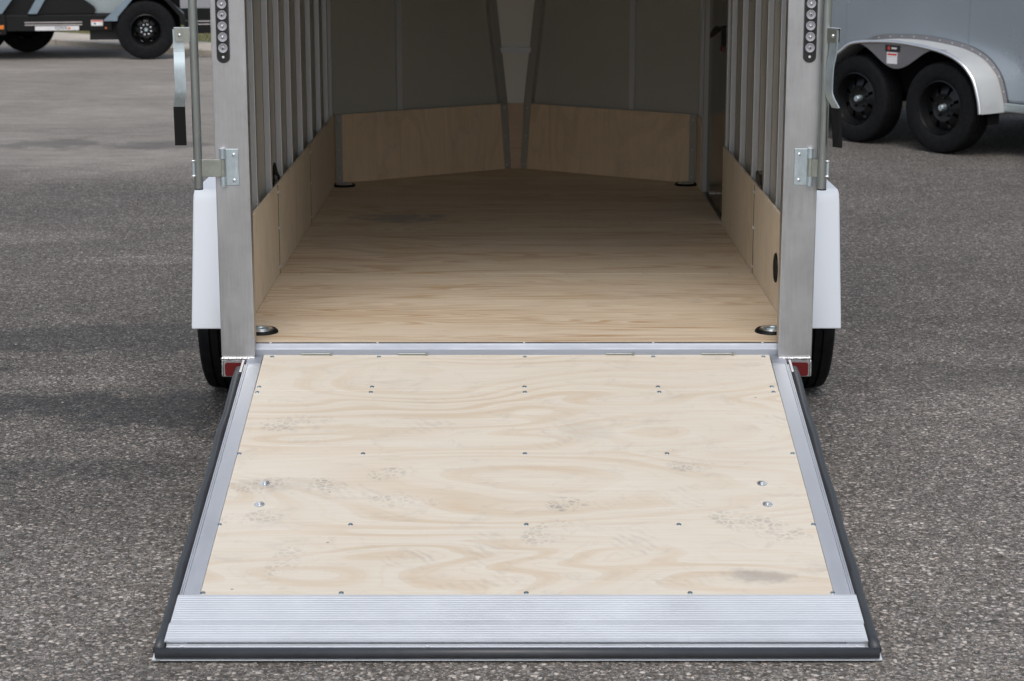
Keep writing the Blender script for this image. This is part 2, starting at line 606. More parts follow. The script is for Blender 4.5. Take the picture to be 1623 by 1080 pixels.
# pavement with low kerb, grass verge and road beyond run obliquely behind the trailers
P0 = Vector((-5.40, 19.05, 0))
PD = Vector((9.73, -7.9, 0)).normalized()
PN = Vector((-PD.y, PD.x, 0))
if PN.y < 0:
    PN = -PN
prz = math.atan2(PD.y, PD.x)
pv = empty('pavement', P0, prz)
tag(pv, kind='structure')
for i in range(26):
    u0 = -22 + i * 2.0
    s = obj('concrete_slab', B(u0 + .008, u0 + 1.992, 0.16, 1.0, -.1, .06, bevel=.008, seg=1), M['concrete'], pv)
for i in range(17):
    u0 = -22 + i * 3.05
    obj('kerb_stone', B(u0 + .006, u0 + 3.044, 0.0, .155, -.1, .068, bevel=.015, seg=2), M['concrete'], pv)
vb = empty('grass_verge', P0, prz)
bm = bmesh.new()
box(bm, -25, 35, 1.01, 5.35, -.1, .055)
obj('verge_soil', bm, M['grass'], vb)
tag(vb, kind='structure')
bm = bmesh.new()
rg = random.Random(3)
for i in range(26000):
    u = rg.uniform(-4.5, 12.0)
    v = rg.uniform(1.0, 5.3)
    h = rg.uniform(.03, .075)
    a = rg.uniform(0, math.pi)
    w = .006
    dx, dy = math.cos(a) * w, math.sin(a) * w
    lx, ly = rg.uniform(-.03, .03), rg.uniform(-.03, .03)
    p = [bm.verts.new((u - dx, v - dy, .05)), bm.verts.new((u + dx, v + dy, .05)), bm.verts.new((u + lx, v + ly, .05 + h))]
    bm.faces.new(p)
me = bpy.data.meshes.new('grass')
bm.to_mesh(me)
bm.free()
me.materials.append(M['grass'])
gr = obj('grass', me, None, None, P0, (0, 0, prz))
tag(gr, 'dry yellow green grass growing on the strip behind the kerb', 'grass', kind='stuff')
rd = obj('road', B(-40, 60, 5.352, 60, -.1, .012), M['road'], None, P0, (0, 0, prz))
tag(rd, kind='structure')

# loose grit lying on the asphalt
bm = bmesh.new()
rg = random.Random(11)
for i in range(4200):
    x = rg.uniform(-3.2, 3.6)
    y = rg.uniform(-2.0, 5.5)
    if abs(x) < .93 and -1.75 < y < 5:
        continue
    s = rg.choice((.0018, .0022, .003, .004)) * rg.uniform(.8, 1.5)
    q = bmesh.ops.create_icosphere(bm, subdivisions=1, radius=s)
    sc = Vector((rg.uniform(.8, 1.4), rg.uniform(.8, 1.4), rg.uniform(.35, .6)))
    for v in q['verts']:
        v.co = Vector((v.co.x * sc.x + x, v.co.y * sc.y + y, v.co.z * sc.z + s * .3))
tg = NT('grit_stone')
oc = tg.coord()
vv = tg.node('TexVoronoi')
tg.put(vv.inputs['Vector'], oc)
vv.inputs['Scale'].default_value = 60
tg.set(Base_Color=tg.ramp(xyz(tg, vv.outputs['Color'])[0], [(0, (.05, .047, .045)), (.5, (.14, .13, .12)), (1, (.42, .39, .36))]), Roughness=.8)
grit = obj('grit', bm, tg.m)
tag(grit, 'loose grit and small stones scattered over the asphalt', 'grit', kind='stuff')

# ------------------------------------------------------------------ shared small meshes
def screw_mesh(r=.0070, h=.0022, mat='screw'):
    bm = bmesh.new()
    lathe(bm, [(0.0, h * .1), (r * .30, h * .3), (r * .42, h), (r * .8, h * .8), (r, 0.0)], 'Z', 12)
    return mesh_from(bm, True, M[mat], 'screw')


SCREW = screw_mesh()
SCREW_S = screw_mesh(.0042, .002, 'dull_zinc')
BOLT_S = screw_mesh(.0052, .002, 'dull_zinc')
SCREW_F = screw_mesh(.0035, .0012, 'screw')
bm = bmesh.new()
lathe(bm, [(0, .0065), (.004, .0065), (.0062, .0035), (.0065, .0022), (.0145, .0016), (.0150, 0)], 'Z', 24)
BOLT = mesh_from(bm, True, M['chrome'], 'bolt')


def screw(parent, loc, rot=(0, 0, 0), me=None, name='screw'):
    return obj(name, me or SCREW, None, parent, loc, rot)


# ------------------------------------------------------------------ wheels
def tyre_bm(r, w, rim_r, grooves=4, seg=72):
    hw = w / 2
    tread = []
    tw = hw * .80
    pts = []
    # tread with grooves
    xs = []
    n = grooves
    for i in range(n):
        c = -tw + (i + 1) * 2 * tw / (n + 1)
        xs += [(c - .0052, 0), (c - .0035, -.008), (c + .0035, -.008), (c + .0052, 0)]
    outline = [(-tw, 0)] + xs + [(tw, 0)]
    crown = lambda x: -((x / tw) ** 2) * .006
    prof = [(rim_r * .97, -hw * .70), (rim_r, -hw * .82), (rim_r + (r - rim_r) * .12, -hw * .93), (rim_r + (r - rim_r) * .35, -hw * 1.0),
            (rim_r + (r - rim_r) * .62, -hw * 1.0), (rim_r + (r - rim_r) * .85, -hw * .95), (r - .010, -hw * .88)]
    prof += [(r + crown(x) + d, x) for x, d in outline]
    prof += [(a, -b) for a, b in reversed(prof[:7])]
    bm = bmesh.new()
    lathe(bm, prof, 'X', seg)
    return bm


def add_wheel(parent, loc, r=.335, w=.205, rim_r=.195, face=-1, hub='zinc', nuts='rim', shade_disc=.80, axis_rot=0.0, name='wheel', grooves=4, lugs=5):
    """a wheel turning about local X; face is the sign of the outer side"""
    e = empty(name, loc, axis_rot, parent)
    obj('tyre', tyre_bm(r, w, rim_r, grooves), M['tyre'], e, smooth=True)
    bm = bmesh.new()
    f = face
    hw = w / 2
    prof = [(rim_r * 1.03, f * hw * .86), (rim_r * .99, f * hw * .90), (rim_r * .94, f * hw * .72), (rim_r * .90, f * hw * .30), (rim_r * .86, f * hw * .18),
            (rim_r * .80, f * hw * .30), (rim_r * .52, f * hw * .46), (rim_r * .44, f * hw * .36), (rim_r * .25, f * hw * .36), (0, f * hw * .36)]
    lathe(bm, prof, 'X', 64, skip=lambda i, k: i == 5 and (k % 8) in (3, 4))
    lathe(bm, [(rim_r * .95, f * hw * .5), (rim_r * .95, -f * hw * .8)], 'X', 48)
    obj('rim', bm, M['rim'], e, smooth=True)
    bm = bmesh.new()
    lathe(bm, [(0, f * hw * .02), (rim_r * shade_disc, f * hw * .02), (rim_r * shade_disc, -f * hw * .3)], 'X', 32)
    obj('rim_shade_disc', bm, M['dark'], e)  # black disc added so the rim openings look dark
    bm = bmesh.new()
    lathe(bm, [(rim_r * .15, f * hw * .34), (rim_r * .13, f * hw * .70), (rim_r * .10, f * hw * .78), (0, f * hw * .78)], 'X', 20)
    obj('hub_cap', bm, M['zinc' if hub == 'zinc' else 'rim'], e, smooth=True)
    bm = bmesh.new()
    for k in range(lugs):
        a = 2 * math.pi * k / lugs + .3
        lathe(bm, [(.0095, f * hw * .34), (.0095, f * hw * .52), (0, f * hw * .55)], 'X', 8, center=(0, math.cos(a) * rim_r * .34, math.sin(a) * rim_r * .34))
    obj('lug_nuts', bm, M[nuts], e)
    return e


# ------------------------------------------------------------------ THE OPEN TRAILER
T = empty('enclosed_trailer', (0, 0, 0))
tag(T, 'aluminum framed cargo trailer with lowered plywood ramp and white fenders, open at the rear', 'trailer')
FZ = .4389          # floor level
PO, PI_ = .954, .8455
WX = .910           # inner face of the plywood kick panels
PT = .787           # top of the kick panels
TOP = 2.28
vnose = lambda x: 4.30 - (abs(x) - .03) * (.58 / .88)

# chassis
ch = obj('chassis', B(-.90, .90, .08, 4.1, .33, .415), M['axle'], T)
bm = bmesh.new()
tube(bm, [(-1.0, 1.25, .335), (1.0, 1.25, .335)], .038, 14)
obj('axle', bm, M['axle'], T, smooth=True)
bm = bmesh.new()
tube(bm, [(-.45, 4.1, .40), (0, 5.1, .40)], .035, 8)
tube(bm, [(.45, 4.1, .40), (0, 5.1, .40)], .035, 8)
tube(bm, [(0, 4.2, .40), (0, 5.35, .40)], .035, 8)
obj('tongue', bm, M['axle'], T)

# floor
fl = empty('floor', (0, 0, 0), 0, T)
for y0, y1 in ((.056, 1.2665), (1.2695, 2.4855), (2.4885, 3.70)):
    obj('plywood_sheet', B(-.918, .918, y0, y1, FZ - .018, FZ, bevel=.0012, seg=1), M['ply_floor'], fl)
bm = bmesh.new()
prism(bm, [(-.93, 3.703), (.93, 3.703), (.93, 3.72), (.05, 4.305), (-.05, 4.305), (-.93, 3.72)], lambda a, b: (a, b, FZ - .018), lambda a, b: (a, b, FZ))
obj('plywood_sheet', bm, M['ply_floor'], fl)
for yy in (1.255, 1.281, 2.474, 2.500):
    for xx in (-.82, -.47, -.13, .2, .50, .83):
        screw(fl, (xx + random.uniform(-.01, .01), yy, FZ), me=SCREW_F)
obj('seal_strip', B(-.846, .846, .0515, .0555, FZ - .01, FZ + .0025), M['rubber'], fl)

# sill: stepped aluminum extrusion across the rear edge of the floor
bm = bmesh.new()
prof = [(.051, FZ + .001), (.044, FZ + .001), (.040, FZ - .004), (.033, FZ - .0115), (.0315, FZ - .0115), (.029, FZ - .016), (.0275, FZ - .016), (.0270, .4155), (.0262, .39), (.051, .39)]
prism(bm, prof, lambda a, b: (-.846, a, b), lambda a, b: (.846, a, b))
sill = obj('sill', bm, M['sill'], T)
for xx in (-.800, -.452, .025, .445, .800):
    obj('screw', SCREW_S, None, sill, (xx, .047, FZ + .002), (0, 0, 0))
for x0, x1 in ((-.70, -.605), (-.385, -.295), (.29, .375), (.60, .70)):
    obj('hinge_knuckle', B(x0, x1, .0215, .0260, .4080, .4118, bevel=.001, seg=1), M['zinc_olive'], sill)
    obj('hinge_pin', B(x1, x1 + .006, .0190, .0258, .4050, .4145), M['zinc_olive'], sill)

# corner posts, bumper ends, reflectors, lamps
for s in (-1, 1):
    a, b = sorted((s * PI_, s * PO))
    post = obj('corner_post', B(a, b, 0, .048, .4055, TOP, bevel=.0035, seg=2), M['post'], T)
    obj('foot_plate', B(a + .001, b - .001, -.0035, .03, .398, .405, bevel=.0015, seg=1), M['weld'], post)
    a2, b2 = sorted((s * .858, s * PO))
    bx = obj('bumper_end', B(a2, b2, .001, .10, .338, .3975, bevel=.004, seg=2), M['post'], T)
    # red reflector: rounded rectangle
    bm = bmesh.new()
    w2, h2, rr = .041, .0222, .008
    pts = []
    for cx, cz, a0 in ((w2 - rr, h2 - rr, 0), (-w2 + rr, h2 - rr, 90), (-w2 + rr, -h2 + rr, 180), (w2 - rr, -h2 + rr, 270)):
        for k in range(5):
            an = R(a0 + k * 22.5)
            pts.append((cx + rr * math.cos(an), cz + rr * math.sin(an)))
    prism(bm, pts, lambda p, q: (p, 0, q), lambda p, q: (p, -.0025, q))
    obj('red_reflector', bm, M['reflector'], bx, (s * .903, -.0003, .3645))
    # weld beads: lumpy ropes along the joint
    rr_ = random.Random(5 + s)
    pth = [Vector((s * (.862 + i * .0022), -.002 + rr_.uniform(-.0012, .0012), .4005 + rr_.uniform(-.0014, .0014))) for i in range(42)]
    bm = bmesh.new()
    tube(bm, pth, [.0044 + rr_.uniform(-.0014, .0016) for _ in pth], 8)
    obj('weld_bead', bm, M['weld'], bx, smooth='all')
    pth = [Vector((s * (.9515) + rr_.uniform(-.0008, .0008), -.001, .342 + i * .0022)) for i in range(25)]
    bm = bmesh.new()
    tube(bm, pth, [.0026 + (.0010 if i % 2 else -.0006) for i in range(25)], 8)
    obj('weld_bead', bm, M['weld'], bx, smooth='all')
    # led tail lamp
    cx = s * .9165
    z0, z1 = 1.352, 1.352 + .475
    bm = bmesh.new()
    pts = []
    for k in range(13):
        an = math.pi + math.pi * k / 12
        pts.append((.0175 * math.cos(an), z0 + .0175 + .0175 * math.sin(an)))
    for k in range(13):
        an = math.pi * k / 12
        pts.append((.0175 * math.cos(an), z1 - .0175 + .0175 * math.sin(an)))
    prism(bm, pts, lambda p, q: (cx + p, .002, q), lambda p, q: (cx + p, -.0050, q))
    lamp = obj('tail_lamp', bm, M['lamp_black'], T)
    bm = bmesh.new()
    ring = [(cx + p * 1.09, q) for p, q in pts]
    pth = [Vector((cx + p * 1.06, -.0028, q)) for p, q in pts]
    pth.append(pth[0])
    tube(bm, pth, .0022, 6)
    obj('lamp_gasket', bm, M['rubber'], lamp, smooth=True)
    for k in range(12):
        zc = 1.3965 + k * .0341
        if zc > z1 - .03:
            break
        bm = bmesh.new()
        lathe(bm, [(.0148, -.0045), (.0148, -.0072), (.0138, -.0084), (.0062, -.0066), (.0052, -.0072), (.0040, -.0100), (.0022, -.0105), (0, -.0105)], 'Y', 28, center=(cx, 0, zc))
        obj('led', bm, M['led'], lamp, smooth=True)
        bm = bmesh.new()
        lathe(bm, [(.0024, -.0106), (.0015, -.0114), (0, -.0116)], 'Y', 12, center=(cx, 0, zc))
        obj('led_core', bm, M['chrome' if k % 3 else 'lamp_black'], lamp, smooth=True)
    obj('screw', SCREW_S, None, lamp, (cx, -.0052, z0 + .0165), (R(90), 0, 0))

# rear header, roof, outer skins
obj('header', B(-PI_, PI_, 0, .048, 2.10, TOP - .001, bevel=.003, seg=1), M['post'], T)
bm = bmesh.new()
prism(bm, [(-.956, -.004), (.956, -.004), (.956, 3.74), (.06, 4.36), (-.06, 4.36), (-.956, 3.74)], lambda a, b: (a, b, TOP + .0005), lambda a, b: (a, b, TOP + .02))
obj('roof', bm, M['ceiling'], T)
bm = bmesh.new()
prism(bm, [(-.960, -.006), (.960, -.006), (.960, 3.75), (.06, 4.37), (-.06, 4.37), (-.960, 3.75)], lambda a, b: (a, b, TOP + .0205), lambda a, b: (a, b, TOP + .035))
obj('roof_sheet', bm, M['white'], T)
for s in (-1, 1):
    sw = empty('side_wall', (0, 0, 0), 0, T)
    spans = [(.049, 3.73, FZ - .02, TOP)] if s < 0 else [(.049, 2.46, FZ - .02, TOP), (3.43, 3.73, FZ - .02, TOP), (2.461, 3.429, 2.16, TOP)]
    for y0, y1, z0, z1 in spans:
        a, b = sorted((s * .945, s * .9505))
        obj('inner_skin', B(a, b, y0, y1, z0, z1), M['skin_in'], sw)
        a, b = sorted((s * .951, s * .956))
        obj('outer_skin', B(a, b, y0, y1, z0, z1), M['white'], sw)
    ys = (.34, .751, 1.163, 1.522, 1.893, 2.302, 2.707, 3.115, 3.493) if s < 0 else (.34, .715, 1.077, 1.459, 1.884, 2.281, 2.44, 3.44, 3.60)
    for i, y0 in enumerate(ys):
        a, b = sorted((s * .9195, s * .9445))
        obj('wall_stud', B(a, b, y0, y0 + .038, FZ + .001, TOP - .001, bevel=.003, seg=2), M['stud'], sw)
    # kick panels
    pans = [(.054, 1.2655), (1.2715, 2.4835), (2.4895, 3.69)] if s < 0 else [(.054, 1.2655), (1.2715, 2.438), (3.46, 3.69)]
    for y0, y1 in pans:
        a, b = sorted((s * WX, s * (WX + .0092)))
        kp = obj('kick_panel', B(a, b, y0, y1, FZ + .0012, PT - (.0 if y0 > 1 else .001), bevel=.0008, seg=1), M['ply_side'], sw)
        for yy in (y0 + .02, y1 - .012):
            for zz in (FZ + .03, FZ + .18, PT - .03):
                obj('screw', SCREW_S, None, sw, (s * (WX - .0005), yy, zz), (0, -s * R(90), 0))
    # trim strip at first joint
    a, b = sorted((s * (WX - .0012), s * (WX + .006)))
    for yj in ((1.266, 2.484) if s < 0 else (1.266,)):
        obj('joint_strip', B(a, b, yj - .001, yj + .006, FZ + .002, PT - .003), M['rim'], sw)
        for zz in (FZ + .03, FZ + .18, PT - .03):
            obj('screw', BOLT_S, None, sw, (s * (WX - .0014), yj + .0025, zz), (0, -s * R(90), 0))
    # round rubber grommet low in the right front panel
    if s > 0:
        bm = bmesh.new()
        lathe(bm, [(0, -.001), (.041, -.001), (.044, -.004), (.050, -.0045), (.052, -.001), (.052, .003)], 'X', 36, center=(WX, .590, .588))
        obj('grommet', bm, M['grip'], sw, smooth=True)
        # small black junction box behind panel top
        obj('junction_box', B(.916, .9440, 1.18, 1.30, .792, .835, bevel=.004, seg=1), M['lamp_black'], sw)
    else:
        for k in range(6):
            rr_ = random.Random(40 + k)
            y0 = 1.17 + .02 * k
            pth = []
            for i in range(10):
                u = i / 9
                pth.append((-.918 - .012 * math.sin(u * 3) + rr_.uniform(-.002, .002), y0 + u * .24 + .03 * math.sin(u * 5 + k), .77 + .085 * math.sin(u * math.pi * .8 + k * .25) * (.6 + .1 * k)))
            bm = bmesh.new()
            tube(bm, pth, .0035, 6)
            obj('wire', bm, M['grip'], sw, smooth=True)

# side door in the right wall
sd = obj('side_door', B(.935, .956, 2.50, 3.42, .44, 2.13, bevel=.003, seg=1), M['door_in'], T)
tag(sd, 'dark inner face of the closed side door')
obj('door_outer_panel', B(.9565, .9590, 2.50, 3.42, .44, 2.13), M['white'], sd)
obj('door_threshold', B(.9185, .9600, 2.44, 3.46, .395, .4395, bevel=.002, seg=1), M['lamp_black'], T)
obj('door_frame', B(.912, .944, 3.425, 3.458, FZ, TOP - .002, bevel=.003, seg=1), M['nose_strip'], T)
lt = obj('door_latch', B(.908, .934, 2.53, 2.62, 1.215, 1.30, bevel=.004, seg=1), M['grip'], sd)
obj('latch_tab', B(.902, .920, 2.53, 2.60, 1.190, 1.214, bevel=.003, seg=1), M['red_wire'], sd)
bm = bmesh.new()
tube(bm, [(.915, 2.62, 1.285), (.905, 2.78, 1.272), (.90, 2.90, 1.245), (.905, 3.05, 1.22)], [.006, .016, .014, .004], 10)
obj('latch_lever', bm, M['grip'], sd, smooth=True)
bm = bmesh.new()
tube(bm, [(.926, 2.52, 1.30), (.926, 2.52, 1.21)], .004, 8)
obj('latch_rod', bm, M['chrome'], sd, smooth=True)
obj('door_step_bar', B(.905, .933, 2.95, 3.0, .500, .506), M['chrome'], sd)

# V nose
ns = empty('nose_wall', (0, 0, 0), 0, T)
for s in (-1, 1):
    n_out = Vector((s * .58, .88, 0)).normalized()

    def on(x, z, d):          # point on the V plane, d metres proud towards the inside
        return Vector((x, vnose(x), z)) - n_out * d

    def quad_prism(pts, d0, d1):
        bm = bmesh.new()
        prism(bm, pts, lambda x, z: on(s * x, z, d0), lambda x, z: on(s * x, z, d1))
        return bm
    obj('nose_skin', quad_prism([(0, FZ - .02), (.944, FZ - .02), (.944, TOP), (0, TOP)], -.034, -.028), M['skin_in'], ns)
    obj('nose_outer_skin', quad_prism([(0, FZ - .03), (.957, FZ - .03), (.957, TOP), (0, TOP)], -.041, -.0355), M['white'], ns)
    obj('nose_kick_panel', quad_prism([(.0455, FZ + .001), (.909, FZ + .001), (.909, PT), (.0625, PT)], 0, -.009), M['ply_nose'], ns)
    # corner strip with three screws, leaning strip by the point
    obj('corner_strip', quad_prism([(.877, FZ + .003), (.9075, FZ + .003), (.9075, PT + .001), (.877, PT + .001)], .0035, .0002), M['nose_strip'], ns)
    obj('leaning_strip', quad_prism([(.026, FZ + .003), (.058, FZ + .003), (.081, PT), (.045, PT)], .0040, .0003), M['nose_strip'], ns)
    for x, z in ((.893, .47), (.893, .61), (.893, .76), (.049, .462), (.056, .615), (.063, .765), (.593, .46), (.593, .765)):
        p = on(s * x, z, .0042 if abs(x - .593) > .01 else .0004)
        obj('screw', SCREW_S, None, ns, p, (R(90), 0, -s * math.atan2(.58, .88)))
    # leaning post above, studs
    obj('leaning_post', quad_prism([(.045, PT + .002), (.083, PT + .002), (.251, TOP), (.203, TOP)], .004, -.030), M['nose_strip'], ns)
    obj('nose_stud', quad_prism([(.575, PT - .01), (.600, PT - .01), (.600, TOP), (.575, TOP)], -.0095, -.0278), M['nose_stud'], ns)
    obj('corner_post', B(*sorted((s * .915, s * .944)), 3.665, 3.69, FZ + .0015, TOP - .001, bevel=.002, seg=1), M['nose_stud'], ns)
    obj('edge_cap', quad_prism([(.0625, PT + .0004), (.909, PT + .0004), (.909, PT + .004), (.0625, PT + .004)], .001, -.0092), M['nose_strip'], ns)
    # joint strip where the pale centre panel meets the post

# centre panels: leaning back as they widen
def cen(x, z):
    half = .045 + (z - PT) * .106
    yb = vnose(.03) - max(0, half - .03) * (.58 / .88) + .012
    return Vector((x, yb, z))


for z0, z1, nm in ((PT - .012, 1.054, 'centre_panel'), (1.084, TOP, 'centre_panel')):
    bm = bmesh.new()
    w0, w1 = .052 + (z0 - PT) * .106, .052 + (z1 - PT) * .106
    prism(bm, [(-w0, z0), (w0, z0), (w1, z1), (-w1, z1)], lambda x, z: cen(x, z) + Vector((0, .014, 0)), lambda x, z: cen(x, z) + Vector((0, .006, 0)))
    obj(nm, bm, M['nose_panel'], ns)
bm = bmesh.new()
w0 = .048 + (1.07 - PT) * .106
prism(bm, [(-w0, 1.055), (w0, 1.055), (w0 + .003, 1.083), (-w0 - .003, 1.083)], lambda x, z: cen(x, z) + Vector((0, .010, 0)), lambda x, z: cen(x, z) + Vector((0, -.020, 0)))
obj('crossbar', bm, M['white'], ns)
bm = bmesh.new()
prism(bm, [(-.04, FZ + .001), (.04, FZ + .001), (.052, PT), (-.052, PT)], lambda x, z: (x, 4.306, z), lambda x, z: (x, 4.298, z))
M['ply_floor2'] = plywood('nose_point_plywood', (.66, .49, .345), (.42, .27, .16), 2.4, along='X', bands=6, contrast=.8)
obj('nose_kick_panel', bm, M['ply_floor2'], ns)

# recessed tie rings on the floor
for x, y in ((-.852, .222), (.853, .225), (-.862, 3.645), (.856, 3.675)):
    bm = bmesh.new()
    lathe(bm, [(.040, .002), (.043, .010), (.050, .0115), (.0555, .006), (.057, 0)], 'Z', 48)
    dr = obj('tie_down', bm, M['grip'], T, (x, y, FZ), smooth=True)
    bm = bmesh.new()
    lathe(bm, [(.0425, .009), (.038, .0135), (.030, .0075), (.012, .004), (0, .004)], 'Z', 40)
    obj('pan', bm, M['chrome'], dr, smooth=True)
    bm = bmesh.new()
    pth = [(.022 * math.cos(k * math.pi / 10), .022 * math.sin(k * math.pi / 10), .0115) for k in range(20)]
    pth.append(pth[0])
    tube(bm, pth, .0045, 8, cap=False)
    obj('ring', bm, M['zinc'], dr, smooth=True)

# wheels and fenders
for s in (-1, 1):
    add_wheel(T, (s * 1.084, 1.25, .3445), r=.3445, w=.205, rim_r=.195, face=s, grooves=4)
    # fender: flat top, rounded shoulders, upright ends, rolled outer edge
    def arc(cy, cz, r, a0, a1, n):
        return [(cy + r * math.cos(R(a0 + (a1 - a0) * k / n)), cz + r * math.sin(R(a0 + (a1 - a0) * k / n))) for k in range(n + 1)]
    out = [(.702, .346), (.7032, .350), (.8350, .782)] + arc(.887, .775, .050, 163, 92, 7) + [(.895, .8252), (1.605, .8252)] + arc(1.613, .775, .050, 88, 17, 7) + [(1.6650, .782), (1.7968, .350), (1.798, .346)]
    xa = s * .9565
    steps = [(xa, 0.0), (s * 1.1560, 0.0), (s * 1.1600, .001), (s * 1.1630, .004), (s * 1.1640, .009), (s * 1.1640, .022)]
    bm = bmesh.new()
    cen_y, cen_z = 1.25, .45
    rings = []
    for xx, sh in steps:
        ring = []
        for y, z in out:
            d = Vector((cen_y - y, (cen_z - z) if z > .5 else 0))
            if d.length > 0:
                if abs(y - cen_y) > .40 and z < .79:
                    d = Vector((math.copysign(1, cen_y - y), 0))
                elif abs(y - cen_y) < .40:
                    d = Vector((0, -1))
                else:
                    d = Vector((math.copysign(.7, cen_y - y), -.7))
            ring.append(bm.verts.new((xx, y + d.x * sh, z + d.y * sh)))
        rings.append(ring)
    for a, b in zip(rings, rings[1:]):
        for k in range(len(a) - 1):
            bm.faces.new((a[k], a[k + 1], b[k + 1], b[k]))
    fo = obj('fender', bm, M['white'], T, smooth=True)
    md = fo.modifiers.new('thick', 'SOLIDIFY')
    md.thickness = .003
    md.offset = 0

# lock bars folded back beside the posts, each on its hinge bracket
def rot2(v, a):
    return (v[0] * math.cos(a) - v[1] * math.sin(a), v[0] * math.sin(a) + v[1] * math.cos(a))


for s in (-1, 1):
    px, py = (-1.006, -.012) if s < 0 else (.9635, -.030)
    rp = .0138 if s < 0 else .0150
    bm = bmesh.new()
    tube(bm, [(px, py, .957), (px, py, 2.2)], rp, 24)
    bar = obj('lock_bar', bm, M['pipe'], T, smooth=True)
    obj('end_cap', tube(bmesh.new(), [(px, py, .953), (px, py, .9575)], rp * .98, 24), M['grip'], bar)
    # hinge leaf riveted to the post
    la, lb = sorted((s * .8785, s * .925))
    leaf = obj('hinge_leaf', B(la, lb, -.0032, -.0002, .9645, 1.0805, bevel=.0012, seg=1), M['zinc'], bar)
    kx = s * .9285
    for z0, z1 in ((.9625, .9915), (1.0505, 1.0815)):
        obj('hinge_knuckle', tube(bmesh.new(), [(kx, -.0085, z0), (kx, -.0085, z1)], .0095, 20), M['zinc'], bar)
        obj('hinge_knuckle_top', tube(bmesh.new(), [(kx, -.0085, z1), (kx, -.0085, z1 + .0012)], .0088, 20), M['rail'], bar)
    obj('hinge_knuckle', tube(bmesh.new(), [(kx, -.0085, .9925), (kx, -.0085, 1.0495)], .0092, 20), M['zinc_olive'], bar)
    a, b = sorted((kx + s * .004, px - s * .004))
    bm = B(a, b, -.0165, -.0130, .9935, 1.0485, bevel=.001, seg=1)
    if s > 0:
        bm.free()
        bm = bmesh.new()
        prism(bm, [(.932, -.016), (.932, -.012), (.952, -.026), (.952, -.030)], lambda p, q: (p, q, .9935), lambda p, q: (p, q, 1.0485))
    obj('hinge_strap', bm, M['zinc_olive'], bar)
    # strap wrapped round the bar and welded
    bm = bmesh.new()
    wx = px + s * rp
    box(bm, wx - .003, wx + .005, py - .010, py + .012, .9945, 1.0475, bevel=.0012, seg=1)
    obj('weld_collar', bm, M['zinc'], bar)
    bm = bmesh.new()
    for zz in (.997, 1.045):
        q = bmesh.ops.create_icosphere(bm, subdivisions=2, radius=.0048)
        for v in q['verts']:
            v.co = Vector((v.co.x * 1.4 + wx, v.co.y + py - .010, v.co.z * .8 + zz))
    obj('weld_bead', bm, M['weld'], bar, smooth='all')
    for zz in (.981, 1.0625):
        bm = bmesh.new()
        lathe(bm, [(.0056, 0), (.0052, -.0026), (.003, -.0046), (0, -.0052)], 'Y', 18)
        obj('rivet', bm, M['chrome'], bar, (s * .8935, -.0032, zz), smooth=True)
    # stamped word on the leaf
    cu = bpy.data.curves.new('stamp', 'FONT')
    cu.body = 'IMPERIAL'
    cu.size = .0125
    cu.extrude = .0004
    cu.align_x = 'CENTER'
    cu.align_y = 'CENTER'
    tmp = bpy.data.objects.new('tmp', cu)
    C.objects.link(tmp)
    bpy.context.view_layer.update()
    me = bpy.data.meshes.new_from_object(tmp.evaluated_get(bpy.context.evaluated_depsgraph_get()))
    bpy.data.objects.remove(tmp)
    me.materials.clear()
    me.materials.append(M['rail'])
    for v in me.vertices:                     # letters run up the left leaf and down the right one
        x, y, z = v.co
        x *= .95
        v.co = Vector((-y, -z, x)) if s < 0 else Vector((y, -z, -x))
    obj('stamped_lettering', me, None, bar, (s * .8855, -.0035, 1.020))
    # handle: clevis, cranked strap, black grip; u runs away from the bar, n faces out of the strap
    if s < 0:
        u, n = Vector((-1, -.08, 0)).normalized(), Vector((-.08, 1, 0)).normalized()
    else:
        u, n = Vector((.50, -.87, 0)).normalized(), Vector((.87, .50, 0)).normalized()
    O = Vector((px, py, 0))

    def P(a, d, z):
        return O + u * a + n * d + Vector((0, 0, z))

    def slab(pts, w0, w1):    # pts (d, z) outline extruded along u
        bm = bmesh.new()
        prism(bm, pts, lambda d, z: P(w0, d, z), lambda d, z: P(w1, d, z))
        return bm
    # clevis plates either side of the strap
    obj('clevis', slab([(.0045, 1.418), (.0075, 1.418), (.0075, 1.459), (.0045, 1.459)], .010, .058), M['zinc_olive'], bar)
    obj('clevis', slab([(-.0085, 1.418), (-.0055, 1.418), (-.0055, 1.459), (-.0085, 1.459)], .010, .058), M['zinc_olive'], bar)
    obj('clevis_top', slab([(-.0085, 1.4595), (.0075, 1.4595), (.0075, 1.462), (-.0085, 1.462)], .010, .060), M['rail'], bar)
    obj('clevis_lug', slab([(-.003, 1.421), (.010, 1.421), (.010, 1.457), (-.003, 1.457)], .0135, .018), M['zinc'], bar)
    bm = bmesh.new()
    q = bmesh.ops.create_icosphere(bm, subdivisions=2, radius=.0065)
    for v in q['verts']:
        v.co = v.co * .9 + P(.042, .0080, 1.438)
    q = bmesh.ops.create_icosphere(bm, subdivisions=2, radius=.0065)
    for v in q['verts']:
        v.co = v.co * .9 + P(.042, -.0090, 1.438)
    obj('rivet', bm, M['chrome'], bar, smooth='all')
    # strap centre line: (d, z), cranked
    cl = [(-.001, 1.456), (-.001, 1.395), (-.006, 1.370), (-.012, 1.345), (-.0135, 1.320), (-.0135, 1.275), (-.011, 1.252), (.004, 1.226), (.010, 1.2135), (.0165, 1.150), (.0215, 1.092)]
    def smoothed(c, it=2):
        for _ in range(it):
            o = [c[0]]
            for a, b in zip(c, c[1:]):
                o += [(a[0] * .75 + b[0] * .25, a[1] * .75 + b[1] * .25), (a[0] * .25 + b[0] * .75, a[1] * .25 + b[1] * .75)]
            c = o + [c[-1]]
        return c

